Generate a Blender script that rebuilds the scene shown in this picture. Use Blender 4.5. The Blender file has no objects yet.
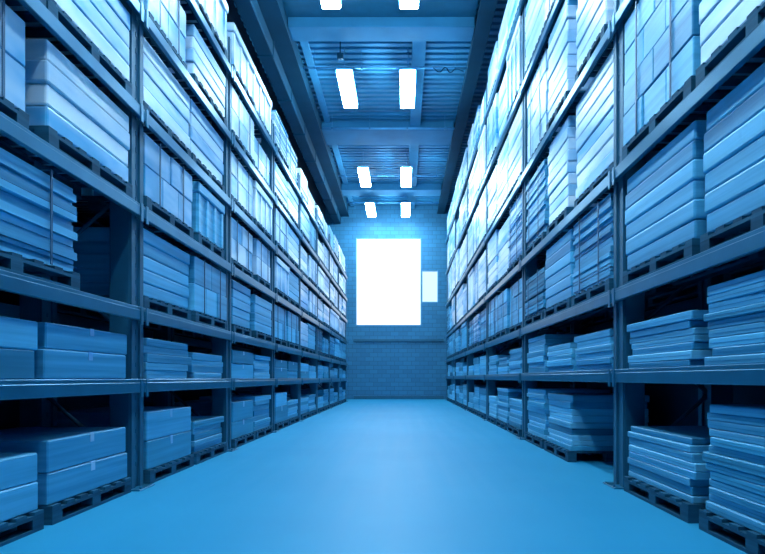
import bpy, bmesh, math, random
from mathutils import Vector, Matrix
R = random.Random(7)
C = bpy.context.scene.collection
PI = math.pi

# ------------------------------------------------------------------ materials
def nt(name):
    m = bpy.data.materials.new(name); m.use_nodes = True
    t = m.node_tree
    return m, t, t.nodes['Principled BSDF']

def mixrgb(t, a, b, fac=None):
    n = t.nodes.new('ShaderNodeMix'); n.data_type = 'RGBA'
    n.inputs[6].default_value = (*a, 1); n.inputs[7].default_value = (*b, 1)
    if fac is not None: t.links.new(fac, n.inputs[0])
    return n

def goods(name, a, b, rough=.5, streak=.5, scale=(1.5, .7, 26), spec=.5, bump=.15, metal=0.0):
    """colour runs from a to b by the 'tone' of each box plus fine streaks along the box, or painted glare patches on film"""
    m, t, p = nt(name)
    L = t.links
    tc = t.nodes.new('ShaderNodeTexCoord'); mp = t.nodes.new('ShaderNodeMapping')
    mp.inputs['Scale'].default_value = scale
    oi = t.nodes.new('ShaderNodeObjectInfo')
    w = t.nodes.new('ShaderNodeMath'); w.operation = 'MULTIPLY'; w.inputs[1].default_value = 37
    L.new(oi.outputs['Random'], w.inputs[0])
    nz = t.nodes.new('ShaderNodeTexNoise'); nz.noise_dimensions = '4D'
    nz.inputs['Scale'].default_value = 1.0; nz.inputs['Detail'].default_value = 3
    L.new(tc.outputs['Object'], mp.inputs['Vector']); L.new(mp.outputs[0], nz.inputs['Vector']); L.new(w.outputs[0], nz.inputs['W'])
    at = t.nodes.new('ShaderNodeAttribute'); at.attribute_name = 'tone'
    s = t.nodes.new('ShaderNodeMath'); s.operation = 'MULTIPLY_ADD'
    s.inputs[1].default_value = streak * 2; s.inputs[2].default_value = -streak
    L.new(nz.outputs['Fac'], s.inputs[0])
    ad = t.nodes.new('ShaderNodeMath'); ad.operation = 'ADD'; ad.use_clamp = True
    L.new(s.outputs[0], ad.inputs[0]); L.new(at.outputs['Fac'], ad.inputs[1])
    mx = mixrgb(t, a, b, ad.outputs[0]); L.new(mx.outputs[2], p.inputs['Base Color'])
    p.inputs['Roughness'].default_value = rough
    p.inputs['Specular IOR Level'].default_value = spec
    p.inputs['Metallic'].default_value = metal
    if bump:
        bp = t.nodes.new('ShaderNodeBump'); bp.inputs['Strength'].default_value = bump; bp.inputs['Distance'].default_value = .02
        L.new(nz.outputs['Fac'], bp.inputs['Height']); L.new(bp.outputs[0], p.inputs['Normal'])
    return m

def plain(name, col, rough=.5, metal=0, var=.25, vs=3.0, spec=.5, bump=0):
    m, t, p = nt(name)
    tc = t.nodes.new('ShaderNodeTexCoord'); nz = t.nodes.new('ShaderNodeTexNoise')
    nz.inputs['Scale'].default_value = vs; nz.inputs['Detail'].default_value = 5
    t.links.new(tc.outputs['Object'], nz.inputs['Vector'])
    mx = mixrgb(t, tuple(c * (1 - var) for c in col), tuple(min(1, c * (1 + var)) for c in col), nz.outputs['Fac'])
    t.links.new(mx.outputs[2], p.inputs['Base Color'])
    p.inputs['Roughness'].default_value = rough; p.inputs['Metallic'].default_value = metal
    p.inputs['Specular IOR Level'].default_value = spec
    if bump:
        bp = t.nodes.new('ShaderNodeBump'); bp.inputs['Strength'].default_value = bump; bp.inputs['Distance'].default_value = .01
        t.links.new(nz.outputs['Fac'], bp.inputs['Height']); t.links.new(bp.outputs[0], p.inputs['Normal'])
    return m

def emit(name, col, st):
    m = bpy.data.materials.new(name); m.use_nodes = True; t = m.node_tree
    t.nodes.clear()
    e = t.nodes.new('ShaderNodeEmission'); o = t.nodes.new('ShaderNodeOutputMaterial')
    e.inputs[0].default_value = (*col, 1); e.inputs[1].default_value = st
    t.links.new(e.outputs[0], o.inputs[0]); return m

M = {}
M['white'] = goods('white_film_painted_glare', (.06, .42, .72), (1.0, .96, .98), .33, 1.5, (1.0, .8, 2.6), .5, .35)  # broad white noise patches paint lamp glare into the film colour
M['pale'] = goods('pale_blue_film_painted_glare', (.03, .33, .60), (.74, .84, .97), .36, 1.3, (1.0, .8, 3.2), .5, .35)  # pale patches again are glare on the film, put into its colour
M['mid'] = goods('mid_blue_carton', (.018, .22, .40), (.14, .55, .80), .42, .7, (1.5, .6, 22), .4, .12)
M['deep'] = goods('deep_blue_carton', (.01, .13, .23), (.06, .36, .55), .5, .5, (1.5, .6, 22), .4, .12)
M['flatcard'] = goods('blue_flat_carton', (.012, .19, .34), (.20, .60, .82), .45, .4, (2, .8, 30), .4, .1)
M['pallet'] = goods('dark_blue_pallet_wood', (.004, .045, .085), (.016, .12, .20), .7, .6, (2, 2, 30), .2, .2)
M['strap'] = plain('dark_strap', (.01, .09, .18), .4)
M['post'] = plain('blue_painted_post', (.011, .11, .19), .5, .1, .2, 6)
M['beam'] = plain('light_blue_painted_beam', (.02, .17, .28), .28, .5, .25, 5)
M['shelf'] = plain('steel_shelf_panel', (.02, .17, .33), .45, .3)
M['concrete'] = plain('blue_grey_roof_concrete', (.022, .20, .36), .75, 0, .35, 1.5, bump=.2)
M['deck'] = goods('corrugated_roof_sheet', (.012, .13, .25), (.04, .28, .48), .5, .7, (.6, 3, 1), .5, 0)
M['girder'] = plain('dark_blue_girder_paint', (.005, .055, .10), .75, 0, .3, 2, spec=.15)
M['pipe'] = plain('pale_conduit', (.12, .42, .68), .4, .4)
M['housing'] = plain('lamp_housing_steel', (.05, .25, .45), .4, .4)
M['wall'] = plain('navy_wall_paint', (.004, .035, .075), .8, 0, .3, 1)
M['frame'] = plain('window_frame_paint', (.25, .55, .8), .4)
LC = (.47, .78, 1.0)
M['tube'] = emit('lamp_diffuser_glow', LC, 90)
M['pane'] = emit('daylit_frosted_pane', (.92, .97, 1.0), 1.35)
M['pane2'] = emit('daylit_frosted_side_pane', (.6, .86, 1.0), 1.3)

def floor_mat():
    m, t, p = nt('polished_blue_floor')
    L = t.links
    tc = t.nodes.new('ShaderNodeTexCoord'); nz = t.nodes.new('ShaderNodeTexNoise')
    nz.inputs['Scale'].default_value = .55; nz.inputs['Detail'].default_value = 6
    L.new(tc.outputs['Object'], nz.inputs['Vector'])
    mp = t.nodes.new('ShaderNodeMapping'); mp.inputs['Scale'].default_value = (6, .25, 1)
    n2 = t.nodes.new('ShaderNodeTexNoise'); n2.inputs['Scale'].default_value = 1; n2.inputs['Detail'].default_value = 4
    L.new(tc.outputs['Object'], mp.inputs['Vector']); L.new(mp.outputs[0], n2.inputs['Vector'])
    ad = t.nodes.new('ShaderNodeMath'); ad.operation = 'MULTIPLY_ADD'; ad.inputs[1].default_value = .5
    L.new(n2.outputs['Fac'], ad.inputs[0]); L.new(nz.outputs['Fac'], ad.inputs[2])
    r = t.nodes.new('ShaderNodeMapRange'); r.inputs['From Min'].default_value = .45; r.inputs['From Max'].default_value = 1.05
    L.new(ad.outputs[0], r.inputs['Value'])
    mx = mixrgb(t, (.018, .25, .43), (.028, .30, .48), r.outputs[0]); L.new(mx.outputs[2], p.inputs['Base Color'])
    rr = t.nodes.new('ShaderNodeMapRange'); rr.inputs['To Min'].default_value = .4; rr.inputs['To Max'].default_value = .55
    L.new(n2.outputs['Fac'], rr.inputs['Value']); L.new(rr.outputs[0], p.inputs['Roughness'])
    p.inputs['Specular IOR Level'].default_value = .22
    return m
M['floor'] = floor_mat()

def brick_mat():
    m, t, p = nt('painted_block_wall')
    L = t.links
    tc = t.nodes.new('ShaderNodeTexCoord'); mp = t.nodes.new('ShaderNodeMapping')
    mp.inputs['Rotation'].default_value = (PI / 2, 0, 0)
    b = t.nodes.new('ShaderNodeTexBrick'); b.inputs['Scale'].default_value = 1.0
    b.inputs['Brick Width'].default_value = .4; b.inputs['Row Height'].default_value = .2
    b.inputs['Mortar Size'].default_value = .008
    b.inputs['Color1'].default_value = (.02, .15, .27, 1); b.inputs['Color2'].default_value = (.026, .19, .33, 1)
    b.inputs['Mortar'].default_value = (.012, .09, .17, 1)
    L.new(tc.outputs['Object'], mp.inputs['Vector']); L.new(mp.outputs[0], b.inputs['Vector']); L.new(b.outputs['Color'], p.inputs['Base Color'])
    p.inputs['Roughness'].default_value = .6
    return m
M['brick'] = brick_mat()

# ------------------------------------------------------------------ mesh helpers
class MB:
    def __init__(s):
        s.bm = bmesh.new(); s.t = s.bm.faces.layers.float.new('tone')
    def box(s, x0, x1, y0, y1, z0, z1, tone=.5, bev=0, rz=0, seg=1):
        mat = Matrix.Translation(((x0 + x1) / 2, (y0 + y1) / 2, (z0 + z1) / 2)) @ Matrix.Rotation(rz, 4, 'Z') @ Matrix.Diagonal((abs(x1 - x0), abs(y1 - y0), abs(z1 - z0), 1))
        r = bmesh.ops.create_cube(s.bm, size=1, matrix=mat)
        fs = set()
        for v in r['verts']: fs.update(v.link_faces)
        if bev:
            es = set()
            for f in fs: es.update(f.edges)
            rb = bmesh.ops.bevel(s.bm, geom=list(es), offset=bev, segments=seg, affect='EDGES', profile=.5)
            vs = set(); 
            for f in rb['faces']: vs.update(f.verts)
            for v in vs: fs.update(v.link_faces)
            fs = [f for f in fs if f.is_valid]
        for f in fs: f[s.t] = tone
        return s
    def tube(s, p, q, r, n=10, tone=.5):
        p, q = Vector(p), Vector(q); d = q - p
        mat = Matrix.Translation((p + q) / 2) @ d.to_track_quat('Z', 'Y').to_matrix().to_4x4()
        rr = bmesh.ops.create_cone(s.bm, cap_ends=True, segments=n, radius1=r, radius2=r, depth=d.length, matrix=mat)
        for v in rr['verts']:
            for f in v.link_faces: f[s.t] = tone; f.smooth = len(f.verts) == 4
        return s
    def prism(s, prof, y0, y1, tone=.5):
        a = [s.bm.verts.new((x, y0, z)) for x, z in prof]; b = [s.bm.verts.new((x, y1, z)) for x, z in prof]
        fs = [s.bm.faces.new(a), s.bm.faces.new(b[::-1])]
        n = len(prof)
        for i in range(n): fs.append(s.bm.faces.new((a[i], b[i], b[(i + 1) % n], a[(i + 1) % n])))
        for f in fs: f[s.t] = tone
        return s
    def mesh(s, name, mat):
        bmesh.ops.recalc_face_normals(s.bm, faces=s.bm.faces)
        me = bpy.data.meshes.new(name); s.bm.to_mesh(me); s.bm.free(); me.materials.append(mat); return me
    def obj(s, name, mat, parent=None, loc=(0, 0, 0)):
        return mk(name, s.mesh(name, mat), parent, loc)

def mk(name, me, parent=None, loc=(0, 0, 0)):
    o = bpy.data.objects.new(name, me); C.objects.link(o); o.location = loc; o.parent = parent; return o
def tag(o, label=None, cat=None, group=None, kind=None):
    if label: o['label'] = label
    if cat: o['category'] = cat
    if group: o['group'] = group
    if kind: o['kind'] = kind
    return o
def empty(name, loc=(0, 0, 0)):
    o = bpy.data.objects.new(name, None); C.objects.link(o); o.location = loc; o.empty_display_size = .1; return o
KIDS = {}
def copy_tree(o, parent=None):
    c = o.copy(); C.objects.link(c); c.parent = parent
    for ch in KIDS.get(o.name, []): copy_tree(ch, c)
    return c
def reg(root):
    ks = [o for o in C.objects if o.parent == root]
    KIDS[root.name] = ks
    for k in ks: KIDS[k.name] = [o for o in C.objects if o.parent == k]

# ------------------------------------------------------------------ the place
XL, XR = 2.35, 1.93            # rack faces left and right of the lens
YW = 28.5                     # far wall
DEP = 1.1
WL, WR = -XL - DEP - .25, XR + DEP + .25
YB = -3.0
ZT = 9.18

MB().box(WL - .2, WR + .2, YB - .2, YW + .2, -.2, 0).obj('floor', M['floor'])['kind'] = 'structure'
for n, a in (('wall_left', (WL - .2, WL, YB - .2, YW + .2, 0, ZT + .3)), ('wall_right', (WR, WR + .2, YB - .2, YW + .2, 0, ZT + .3)),
             ('wall_back', (WL, WR, YB - .2, YB, 0, ZT + .3))):
    MB().box(*a).obj(n, M['wall'])['kind'] = 'structure'
# far wall with its two window openings
W1 = (-2.23, .86, 3.5, 7.65); W2 = (.90, 1.66, 4.6, 6.1)
wf = MB()
wf.box(WL, W1[0], YW, YW + .2, 0, ZT + .3); wf.box(W1[0], W1[1], YW, YW + .2, 0, W1[2]); wf.box(W1[0], W1[1], YW, YW + .2, W1[3], ZT + .3)
wf.box(W1[1], W2[0], YW, YW + .2, 0, ZT + .3); wf.box(W2[0], W2[1], YW, YW + .2, 0, W2[2]); wf.box(W2[0], W2[1], YW, YW + .2, W2[3], ZT + .3)
wf.box(W2[1], WR, YW, YW + .2, 0, ZT + .3)
wf.obj('wall_far', M['brick'])['kind'] = 'structure'
tag(MB().box(-XL, XR, YW - .06, YW, 2.72, 2.86, bev=.01).obj('trim_1', M['post']), kind='structure')
tag(MB().box(-XL, XR, YW - .04, YW, 0, .16, bev=.01).obj('baseboard_far', M['post']), kind='structure')
for i, (w, pm) in enumerate(((W1, 'pane'), (W2, 'pane2'))):
    r = empty('window_%d' % (i + 1), ((w[0] + w[1]) / 2, YW + .1, w[2])); r['kind'] = 'structure'
    hw = (w[1] - w[0]) / 2; hh = w[3] - w[2]; f = MB(); s = .03
    f.box(-hw, -hw + s, -.08, .06, 0, hh); f.box(hw - s, hw, -.08, .06, 0, hh); f.box(-hw + s, hw - s, -.08, .06, 0, s); f.box(-hw + s, hw - s, -.08, .06, hh - s, hh)
    f.obj('window_frame', M['frame'], r)
    MB().box(-hw + s, hw - s, .02, .035, s, hh - s).obj('pane', M[pm], r)

# ceiling: corrugated sheet, cross beams, long girders and a joist
cb = MB()
cb.box(WL, WR, YB, YW, ZT + .06, ZT + .3)
y = YB
while y < YW - .26:
    cb.prism([(0, 0)] * 0 or [(WL, ZT + .06), (WL, ZT), (WR, ZT), (WR, ZT + .06)], y, y + .13, R.uniform(.3, .7)); y += .26
ceil = cb.obj('ceiling', M['deck']); ceil['kind'] = 'structure'
ZB = 8.9
for (a, b) in ((13.5, 14.1), (19.1, 20.4), (25.2, 26.1), (6.2, 6.9), (-.5, .2)):
    MB().box(-2.6, 1.62, a, b, ZB, ZT, bev=.015).obj('cross_beam', M['concrete'], ceil)
for (a, b) in ((YB, -.5), (.2, 6.2), (6.9, 13.5)):
    MB().box(-2.6, 1.62, a, b, 9.12, 9.178).obj('ceiling_panel', M['post'], ceil)
for (a, b) in ((14.1, 19.1), (20.4, 25.2), (26.1, YW)):
    MB().box(.22, .56, a, b, 9.02, ZT, bev=.01).obj('joist', M['concrete'], ceil)
    MB().box(-2.5, -2.3, a, b, 9.12, ZT, bev=.01).obj('joist', M['concrete'], ceil)
# left: stepped dark girder; right: narrow girder
g = MB(); g.box(-2.86, -2.6, YB, YW, 8.7, ZT, bev=.01); g.box(-2.98, -2.56, YB, YW, 8.66, 8.70); g.box(-3.3, -2.98, YB, YW, 8.86, ZT)
g.obj('girder', M['girder'], ceil)
g = MB(); g.box(1.66, 1.92, YB, YW, 8.84, ZT, bev=.01); g.box(1.62, 1.96, YB, YW, 8.80, 8.84)
g.obj('girder', M['girder'], ceil)
d = empty('air_duct', (-3.12, YB, 8.48))
dm = MB(); dm.box(-.17, .17, .02, YW - YB - .02, -.17, .17, bev=.02); dm.obj('duct_body', M['girder'], d)
for k in range(14): MB().box(-.19, .19, 0, .06, -.19, .19, bev=.004).obj('duct_collar', M['girder'], d, (0, 1.2 + k * 2.2, 0))
for k in range(7): MB().box(-.02, .02, 0, .03, .17, .38).obj('duct_hanger', M['girder'], d, (0, 2 + k * 4.4, 0))
tag(d, 'dark square air duct running high above the left rack', 'duct')

# pipes across the ceiling
def pipe(y, z, x0, x1, r, label):
    b = MB(); b.tube((0, 0, 0), (x1 - x0, 0, 0), r)
    t = empty('conduit_pipe', (x0, y, z)); b.obj('tube', M['pipe'], t)
    for k in range(4):
        c = MB(); xx = .3 + k * (x1 - x0 - .6) / 3
        c.box(xx - .02, xx + .02, -r - .008, r + .008, -r - .008, r + .008); c.box(xx - .008, xx + .008, -.008, .008, r, ZT - .005 - z); c.obj('clip', M['housing'], t)
    tag(t, label, 'pipe', 'conduit pipes under the ceiling')
pipe(14.95, 8.72, -2.5, 1.6, .022, 'thin conduit pipe crossing the ceiling just behind the second row of strip lamps from top')
pipe(18.6, 8.74, -2.5, 1.6, .03, 'thin conduit pipe crossing just before the widest concrete ceiling beam')
pipe(23.3, 8.85, -2.5, 1.6, .03, 'pale conduit pipe crossing the ceiling over the third lamp row')
pipe(26.7, 8.8, -2.5, 1.6, .03, 'pale conduit pipe crossing the ceiling nearest the bright window')
# cable tangle and junction box
cu = bpy.data.curves.new('hanging_cable', 'CURVE'); cu.dimensions = '3D'; cu.bevel_depth = .012
sp = cu.splines.new('BEZIER'); pts = [(0, 0, 0), (.16, 0, -.1), (.3, .03, .02), (.42, -.02, -.12), (.55, 0, -.03), (.75, 0, -.08)]
sp.bezier_points.add(len(pts) - 1)
for b, p in zip(sp.bezier_points, pts): b.co = p; b.handle_left_type = b.handle_right_type = 'AUTO'
co = bpy.data.objects.new('hanging_cable', cu); C.objects.link(co); co.location = (.75, 14.88, 8.69)
co.data.materials.append(M['girder'])
cme = bpy.data.meshes.new_from_object(co); bpy.data.objects.remove(co); co = mk('hanging_cable', cme, None, (.75, 14.88, 8.69))
tag(co, 'loose dark cable tangled on the conduit right of the second lamp row', 'cable')
jb = empty('junction_box', (-1.5, 14.35, 8.62))
MB().box(-.07, .07, -.05, .05, 0, .14, bev=.01).obj('box_body', M['girder'], jb)
MB().tube((0, 0, .14), (0, 0, ZT - .005 - 8.62), .015).obj('conduit', M['girder'], jb)
tag(jb, 'small dark junction box hanging above the left lamp of the second row', 'junction box')

# ------------------------------------------------------------------ lamps
def lamp(loc):
    r = empty('strip_lamp', loc)
    MB().box(-.21, .21, -.97, .97, .08, .13, bev=.01).obj('housing', M['housing'], r)
    MB().box(-.185, .185, -.94, .94, -.02, .08, bev=.02, seg=2).obj('diffuser', M['tube'], r)
    for s in (-.8, .8): MB().tube((0, s, .13), (0, s, ZT - .005 - 8.48), .01, 6).obj('hanger_rod', M['housing'], r)
    reg(r); return r
l0 = lamp((0, 0, 8.48)); first = True
rows = [(-.35, 'directly above the camera'), (3.9, 'just above the top edge'), (11.15, 'cut by the top edge'), (15.6, 'in the large lit ceiling bay'),
        (22.4, 'behind the widest ceiling beam'), (26.75, 'closest to the bright window')]
for yy, where in rows:
    for xx, sd in ((-1.44, 'left'), (.12, 'right')):
        o = l0 if first else copy_tree(l0); first = False
        o.location = (xx, yy, 8.45)
        tag(o, 'glowing strip lamp, %s one of the pair %s' % (sd, where), 'ceiling lamp', 'strip lamps under the ceiling')

# ------------------------------------------------------------------ racks
LV_L = [.99, 1.64, 2.57, 3.46, 4.37, 5.29]; LV_R = [1.08, 1.82, 2.93, 4.33, 5.8, 7.23]
YL = [2.6 + 2.85 * k for k in range(10)]; YL = [y for y in YL if y < YW - .3]
YR = [1.2 + 4.35 * k for k in range(7)]; YR = [y for y in YR if y < YW - .3]
BH = .12
def rack(side, X, ys, lvs, top, label, decks):
    sg = 1 if side == 'right' else -1           # rack body goes outwards from the face
    r = empty('pallet_rack', (sg * X, ys[0], 0))
    PW = .24
    def pbox(b, u0, u1, y0, y1, z0, z1, **k):   # u = distance from face outwards
        b.box(min(sg * u0, sg * u1), max(sg * u0, sg * u1), y0, y1, z0, z1, **k)
    # post
    def post_mesh():
        b = MB(); pbox(b, .08, .26, -PW / 2, PW / 2, 0, top, bev=.006)
        pbox(b, .06, .08, -PW / 2, -PW / 2 + .07, 0, top); pbox(b, .06, .08, PW / 2 - .07, PW / 2, 0, top)
        z = .2
        while z < top - .2:
            pbox(b, .072, .08, -.012, .012, z, z + .04); z += .15
        return b.mesh('post', M['post'])
    b = MB(); z = .25; up = True
    b.tube((sg * .22, 0, .25), (sg * (DEP - .1), 0, .25), .02, 6)
    while z < top - .6:
        p, q = ((sg * .22, 0, z), (sg * (DEP - .2), 0, z + .6)) if up else ((sg * (DEP - .2), 0, z), (sg * .22, 0, z + .6))
        b.tube(p, q, .02, 6); z += .6; up = not up
    bracem = b.mesh('upright_frame', M['post']); pm = post_mesh()
    b = MB(); pbox(b, -.03, .3, -.16, .16, 0, .012, bev=.003); b.tube((sg * .28, .14, .012), (sg * .28, .14, .04), .012, 6); b.tube((sg * -.012, -.1, .012), (sg * -.012, -.1, .03), .012, 6)
    fm = b.mesh('foot_plate', M['beam'])
    for y in ys:
        f = mk('upright_frame', bracem, r, (0, y - ys[0], 0))
        mk('front_post', pm, f); mk('rear_post', pm, f, (sg * (DEP - .30), 0, 0)); mk('foot_plate', fm, f)
    n = ys[1] - ys[0]
    b = MB(); L = n - .004; PW0 = PW; PW = .004
    pbox(b, 0, .045, PW / 2, PW / 2 + L, -BH, -.03, bev=.005); pbox(b, .015, .045, PW / 2, PW / 2 + L, -.03, 0, bev=.004)
    for yy in (.03, n - .08): pbox(b, -.008, 0, yy, yy + .05, -BH - .04, 0)
    bm_ = b.mesh('beam', M['beam'])
    b = MB(); pbox(b, 0, .045, PW / 2, PW / 2 + L, -BH, 0, bev=.005); rbm = b.mesh('rear_beam', M['beam'])
    PW = PW0; L = n - PW
    b = MB(); pbox(b, .05, DEP - .05, PW / 2 + .005, PW / 2 + L - .005, -.035, 0)
    for k in range(4): pbox(b, .06, DEP - .06, PW / 2 + (k + .5) * L / 4 - .02, PW / 2 + (k + .5) * L / 4 + .02, -.09, -.035)
    dkm = b.mesh('shelf_panel', M['shelf'])
    for i, y in enumerate(ys[:-1]):
        for j, h in enumerate(lvs):
            mk('beam', bm_, r, (0, y - ys[0], h)); mk('rear_beam', rbm, r, (sg * (DEP - .045), y - ys[0], h))
            if j in decks: mk('shelf_panel', dkm, r, (0, y - ys[0], h))
    tag(r, label, 'rack')
rack('left', XL, YL, LV_L, 5.75, 'tall blue steel pallet rack along the left of the aisle, six beam levels', (0,))
rack('right', XR, YR, LV_R, 8.0, 'tall blue steel pallet rack along the right of the aisle, widely spaced beams', (0,))

# ------------------------------------------------------------------ goods
def pallet_mb(w, d=1.0, h=.13):
    b = MB(); n = 7
    for k in range(n):
        yy = -w / 2 + k * (w - .1) / (n - 1); b.box(-d / 2, d / 2, yy, yy + .1, h - .022, h, tone=R.uniform(.2, .8))
    for xx in (-d / 2, -.05, d / 2 - .1):
        b.box(xx, xx + .1, -w / 2, w / 2, h - .044, h - .022, tone=R.uniform(.2, .8))
        b.box(xx, xx + .1, -w / 2, w / 2, 0, .022, tone=R.uniform(.3, .9))
        for yy in (-w / 2, -.06, w / 2 - .12): b.box(xx, xx + .1, yy, yy + .12, .022, h - .044, tone=R.uniform(.2, .8))
    return b
def load_cartons(w, h, d=.98):
    b = MB(); ny = max(2, round(w / .42)); nz = max(2, round(h / .27)); z = 0
    for k in range(nz):
        hh = h / nz; nn = ny if k % 2 == 0 else max(2, ny - 1) if w > .9 else ny
        for i in range(nn):
            for j in range(2):
                jx = R.uniform(-.008, .008); y0 = -w / 2 + i * w / nn; x0 = -d / 2 + j * d / 2
                b.box(x0 + .004 + jx, x0 + d / 2 - .004 + jx, y0 + .004, y0 + w / nn - .004, z + .002, z + hh - .002, tone=R.uniform(.15, 1), bev=.008)
        z += hh
    return b
def load_film(w, h, d=.98):
    b = MB(); nz = max(3, round(h / .14)); z = 0
    for k in range(nz):
        hh = h / nz; s = R.uniform(-.018, .0); ry = R.uniform(-.012, .012)
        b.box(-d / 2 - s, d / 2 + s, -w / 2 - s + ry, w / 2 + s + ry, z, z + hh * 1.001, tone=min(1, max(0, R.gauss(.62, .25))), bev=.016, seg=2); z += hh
    return b
def load_boards(w, h, d=.98):
    b = MB(); z = 0
    while z < h - .02:
        t = R.uniform(.025, .06); t = min(t, h - z); s = R.uniform(-.02, .02); s2 = R.uniform(-.02, .02)
        b.box(-d / 2 + .02 + s, d / 2 - .02 + s, -w / 2 + .02 + s2, w / 2 - .02 + s2, z + .002, z + t - .002, tone=R.uniform(0, 1)); z += t
    return b
def load_crate(w, h, d=.98):
    b = MB(); b.box(-d / 2 + .01, d / 2 - .01, -w / 2 + .01, w / 2 - .01, 0, h - .12, tone=.55, bev=.012)
    for sx in (-1, 1):
        for k in range(4):
            yy = -w / 2 + .02 + k * (w - .12) / 3; b.box(sx * d / 2 - .012, sx * d / 2 + .006, yy, yy + .08, .02, h - .13, tone=.8)
    return b
CACHE = {}
CNAME = {'cartons': 'carton_block', 'film': 'wrapped_block', 'boards': 'board_bundle', 'crate': 'box_body'}
TW = {'white': 'white', 'pale': 'pale blue', 'mid': 'mid blue', 'deep': 'deep blue'}
KW = {'cartons': 'pallet of stacked cartons', 'film': 'film-wrapped pallet load', 'boards': 'pallet of stacked boards', 'crate': 'lidded box on a pallet'}
KN = {'cartons': 'carton_pallet', 'film': 'wrapped_pallet', 'boards': 'board_pallet', 'crate': 'lidded_box_pallet'}
def load(kind, w, h, tone, var=0):
    key = (kind, w, h, tone, var)
    if key in CACHE: return copy_tree(CACHE[key])
    r = empty(KN[kind]); pallet_mb(w).obj('pallet', M['pallet'], r)
    b = {'cartons': load_cartons, 'film': load_film, 'boards': load_boards, 'crate': load_crate}[kind](w, h)
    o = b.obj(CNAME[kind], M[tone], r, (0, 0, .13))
    if kind == 'crate':
        MB().box(-.51, .51, -w / 2 - .01, w / 2 + .01, h - .12, h, tone=.75, bev=.012).obj('lid', M[tone], r, (0, 0, .13))
    if kind in ('boards', 'cartons'):
        for s in (-.25, .25):
            sb = MB(); yy = s * w
            sb.box(-.503, -.497, yy - .012, yy + .012, 0, h + .004); sb.box(.497, .503, yy - .012, yy + .012, 0, h + .004); sb.box(-.503, .503, yy - .012, yy + .012, h + .001, h + .006)
            sb.obj('strap', M['strap'], o)
    reg(r); CACHE[key] = r
    return r
ORD = ['nearest', 'second', 'third', 'fourth', 'fifth', 'sixth', 'seventh', 'eighth', 'ninth', 'tenth', 'eleventh', 'twelfth']
NUM = ['bottom', 'second', 'third', 'fourth', 'fifth', 'sixth', 'seventh', 'eighth', 'ninth', 'tenth', 'eleventh', 'twelfth', 'thirteenth', 'fourteenth']
LVN = ['floor level', 'first beam', 'second beam', 'third beam', 'fourth beam', 'fifth beam', 'top beam']
def pick(ws):
    t = R.random() * sum(w for _, w in ws)
    for k, w in ws:
        t -= w
        if t <= 0: return k
    return ws[-1][0]
# upper levels
def fill(side, X, ys, lvs, top, slots, j0):
    sg = 1 if side == 'right' else -1; bay = ys[1] - ys[0]
    for j in range(j0, len(lvs)):
        nxt = lvs[j + 1] - BH if j + 1 < len(lvs) else top
        clear = nxt - lvs[j]
        for i, y in enumerate(ys[:-1]):
            L = bay - .27; sl = L / slots
            for k in range(slots):
                w = round(min(sl - .04, 1.29) , 2) if R.random() < .85 else round(min(sl - .22, 1.0), 2)
                hmax = clear - .13 - .035
                h = round(hmax * pick([(1, 8), (.92, 3), (.75, .8)]), 2)
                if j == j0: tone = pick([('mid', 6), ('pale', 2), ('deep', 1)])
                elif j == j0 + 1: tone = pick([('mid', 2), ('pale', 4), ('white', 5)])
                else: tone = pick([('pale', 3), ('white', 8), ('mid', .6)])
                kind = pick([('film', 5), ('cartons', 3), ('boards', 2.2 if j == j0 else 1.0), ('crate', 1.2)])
                yc = y + .135 + (k + .5) * sl
                if side == 'left' and j == 1 and i == 0:     # wide load, dark gap before the upright
                    if k == 1: continue
                    yc, w, h, tone, kind = y + 1.12, 1.45, hmax, 'mid', 'boards'
                    h = round(h, 2)
                if side == 'left' and j == 1 and i == 1 : tone = 'mid'; h = round(hmax, 2)
                if side == 'right' and j == 1 and i == 0: tone = 'mid'; h = round(hmax, 2); kind = 'film'
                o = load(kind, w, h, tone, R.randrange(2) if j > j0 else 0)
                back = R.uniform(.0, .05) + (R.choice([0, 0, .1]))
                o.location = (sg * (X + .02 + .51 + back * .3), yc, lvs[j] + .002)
                pos = ['near', 'far'][k] if slots == 2 else ['near', 'middle', 'far'][k]
                tag(o, '%s %s, %s, %s spot of %s bay, %s rack' % (TW[tone], KW[kind], LVN[j + 1] if j + 1 < len(lvs) else 'top beam', pos, ORD[i], side),
                    'pallet load', 'pallet loads on the %s rack' % side)
fill('left', XL, YL, LV_L, 6.1, 2, 1)
fill('right', XR, YR, LV_R, 8.3, 3, 1)

# lower levels: loose cartons and flat cartons, each one an object
def box_mesh(w, h, d, mat, flat):
    key = ('b', w, h, d, mat, flat)
    if key in CACHE: return CACHE[key]
    b = MB()
    if flat:
        b.box(-d / 2, d / 2, -w / 2, w / 2, 0, h, tone=R.uniform(.1, 1), bev=.006)
        b.box(-d / 2 - .002, d / 2 + .002, -w / 2 + .02, w / 2 - .02, h * .46, h * .5, tone=0)
    else:
        b.box(-d / 2, d / 2, -w / 2, w / 2, 0, h, tone=R.uniform(.3, .9), bev=.009)
    m1 = b.mesh('carton', M[mat])
    t = None
    if not flat:
        tb = MB(); tb.box(-d / 2 - .002, d / 2 + .002, -.03, .03, h, h + .002); tb.box(-d / 2 - .003, -d / 2 - .0005, -.03, .03, h * .7, h); tb.box(d / 2 + .0005, d / 2 + .003, -.03, .03, h * .7, h)
        t = tb.mesh('tape', M['pale'])
    CACHE[key] = (m1, t); return CACHE[key]
def carton(name, w, h, d, mat, loc, rz, label, group, flat):
    m1, t = box_mesh(w, h, d, mat, flat)
    o = mk(name, m1, None, loc); o.rotation_euler.z = rz
    if t: mk('tape', t, o)
    tag(o, label, 'carton' if not flat else 'flat carton', group); return o
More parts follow.
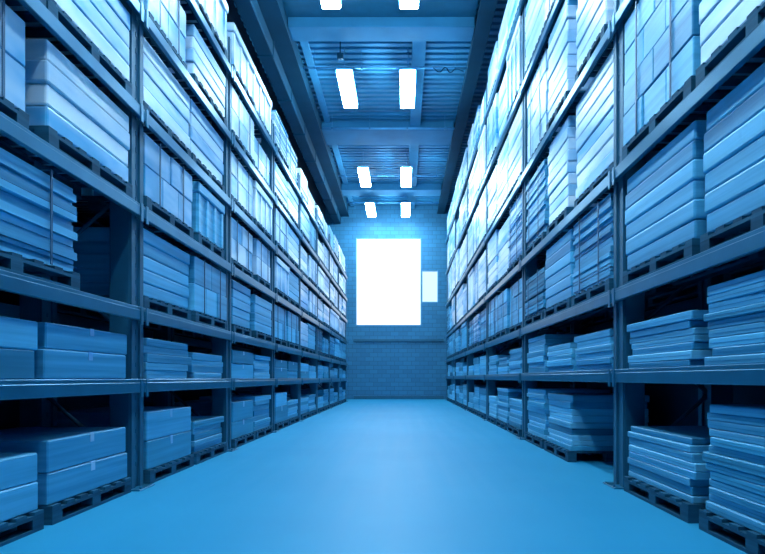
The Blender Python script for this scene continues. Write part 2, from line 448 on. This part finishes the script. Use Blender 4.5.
def stack(side, X, yc, z0, w, n, h, mats, flat, where, group, inset=0):
    sg = 1 if side == 'right' else -1; z = z0; d = .92
    for k in range(n):
        hh = round(h * R.choice([.85, 1, 1.15]), 3); mt = R.choice(mats)
        ww = round(w - (R.choice([0, .04, .1]) if flat else R.choice([0, .06])), 2)
        jit = .03 if flat else .015
        nm = 'flat_carton' if flat else 'carton'
        lab = '%s %s, %s of %s' % ({'mid': 'mid blue', 'deep': 'deep blue', 'pale': 'pale blue', 'flatcard': 'blue'}[mt], 'flat carton' if flat else 'carton', NUM[k] if k else 'bottom', where)
        carton(nm, ww, hh, d, mt, (sg * (X + .06 + d / 2 + inset + R.uniform(0, jit)), yc + R.uniform(-jit, jit), z), R.uniform(-.012, .012), lab, group, flat)
        z += hh + (.001 if flat else .003)
    return z
PC = [None]
def floor_pallet(side, X, yc, w, where):
    if w not in CACHE: CACHE[w] = pallet_mb(w).mesh('pallet', M['pallet'])
    sg = 1 if side == 'right' else -1
    o = mk('pallet', CACHE[w], None, (sg * (X + .53), yc, 0)); 
    tag(o, 'dark slatted pallet on the floor %s' % where, 'pallet', 'pallets on the floor')
# right side, floor and first beam: flat cartons in stacks
def lower(side, X, ys, lvs, slots):
    bay = ys[1] - ys[0]; L = bay - .3; sl = L / slots
    for i, y in enumerate(ys[:-1]):
        for lv in (0, 1):
            clear = lvs[0] - BH if lv == 0 else lvs[1] - lvs[0] - BH
            for k in range(slots):
                pos = ['near', 'far'][k] if slots == 2 else ['near', 'middle', 'far'][k]
                yc = y + .15 + (k + .5) * sl; w = round(min(sl - .1, 1.2), 2)
                base = 0
                wh = 'the %s stack, %s, %s bay, %s rack' % (pos, 'floor' if lv == 0 else 'first beam', ORD[i], side)
                gp = 'cartons low on the %s rack' % side
                if lv == 0:
                    if side == 'right' and i == 1 and k == 0: continue      # empty dark spots
                    if side == 'right' and i == 0 and k == 2: floor_pallet(side, X, yc, w, 'under %s' % wh[4:].replace('stack', 'stack') if 0 else 'below the %s stack in the %s bay, %s rack' % (pos, ORD[i], side))
                    else: floor_pallet(side, X, yc, w, 'below the %s stack in the %s bay, %s rack' % (pos, ORD[i], side))
                    base = .13
                    room = clear - .13 - .05
                else: base = lvs[0] + .001; room = clear - .06
                far = i > (2 if side == 'right' else 4)
                if side == 'right':
                    fill_ = R.uniform(.6, 1.0)
                    if lv == 0 and i == 0: fill_ = [.92, .98, .62][k]
                    if lv == 1 and i == 0: fill_ = [1.04, 1.0, .72][k]
                    if lv == 1 and i == 1: fill_ = [.8, .7, .9][k]
                    h = .056 if i == 0 else .07 if not far else .15
                    n = max(2, int(room * fill_ / (h + .001)))
                    stack(side, X, yc, base, w, n, h, ['flatcard', 'flatcard', 'mid', 'deep'], True, wh, gp)
                else:
                    if lv == 0:
                        n = R.choice([1, 2, 2]) if i > 1 else [2, 2, 2, 1][i * 2 + k]
                        hh = room / 2 * R.uniform(.78, .95); hh = round(hh, 2)
                        if i == 0: hh = .22
                        if i >= 1 and R.random() < .6: stack(side, X, yc, base, w, int(room * R.uniform(.6, .95) / .085), .078, ['flatcard', 'mid', 'deep'], True, wh, gp)
                        else: stack(side, X, yc, base, w, n, hh, ['mid', 'deep'], False, wh, gp)
                    else:
                        if R.random() < .55 and i < 7: stack(side, X, yc, base, w, int(room * R.uniform(.75, 1) / .078), .073, ['flatcard', 'flatcard', 'mid'], True, wh, gp)
                        else: stack(side, X, yc, base, w, 2, round(room / 2 * R.uniform(.7, .86), 2), ['mid', 'flatcard'] if False else ['mid', 'deep'], False, wh, gp)
lower('right', XR, YR, LV_R, 3)
lower('left', XL, YL, LV_L, 2)

# ------------------------------------------------------------------ camera, world, view
cam = bpy.data.cameras.new('camera'); co = bpy.data.objects.new('camera', cam); C.objects.link(co)
co.location = (0, 0, 1.0); co.rotation_euler = (PI / 2, 0, 0)
cam.sensor_width = 36; cam.lens = 36 * 600 / 765
cam.shift_x = -(403 - 382.5) / 765; cam.shift_y = (378 - 277) / 765
cam.clip_end = 100
bpy.context.scene.camera = co
w = bpy.data.worlds.new('world'); bpy.context.scene.world = w; w.use_nodes = True
w.node_tree.nodes['Background'].inputs[0].default_value = (.05, .3, .6, 1); w.node_tree.nodes['Background'].inputs[1].default_value = .2
vs = bpy.context.scene.view_settings
vs.view_transform = 'Standard'; vs.look = 'None'; vs.gamma = 1; vs.exposure = 0; vs.use_curve_mapping = False
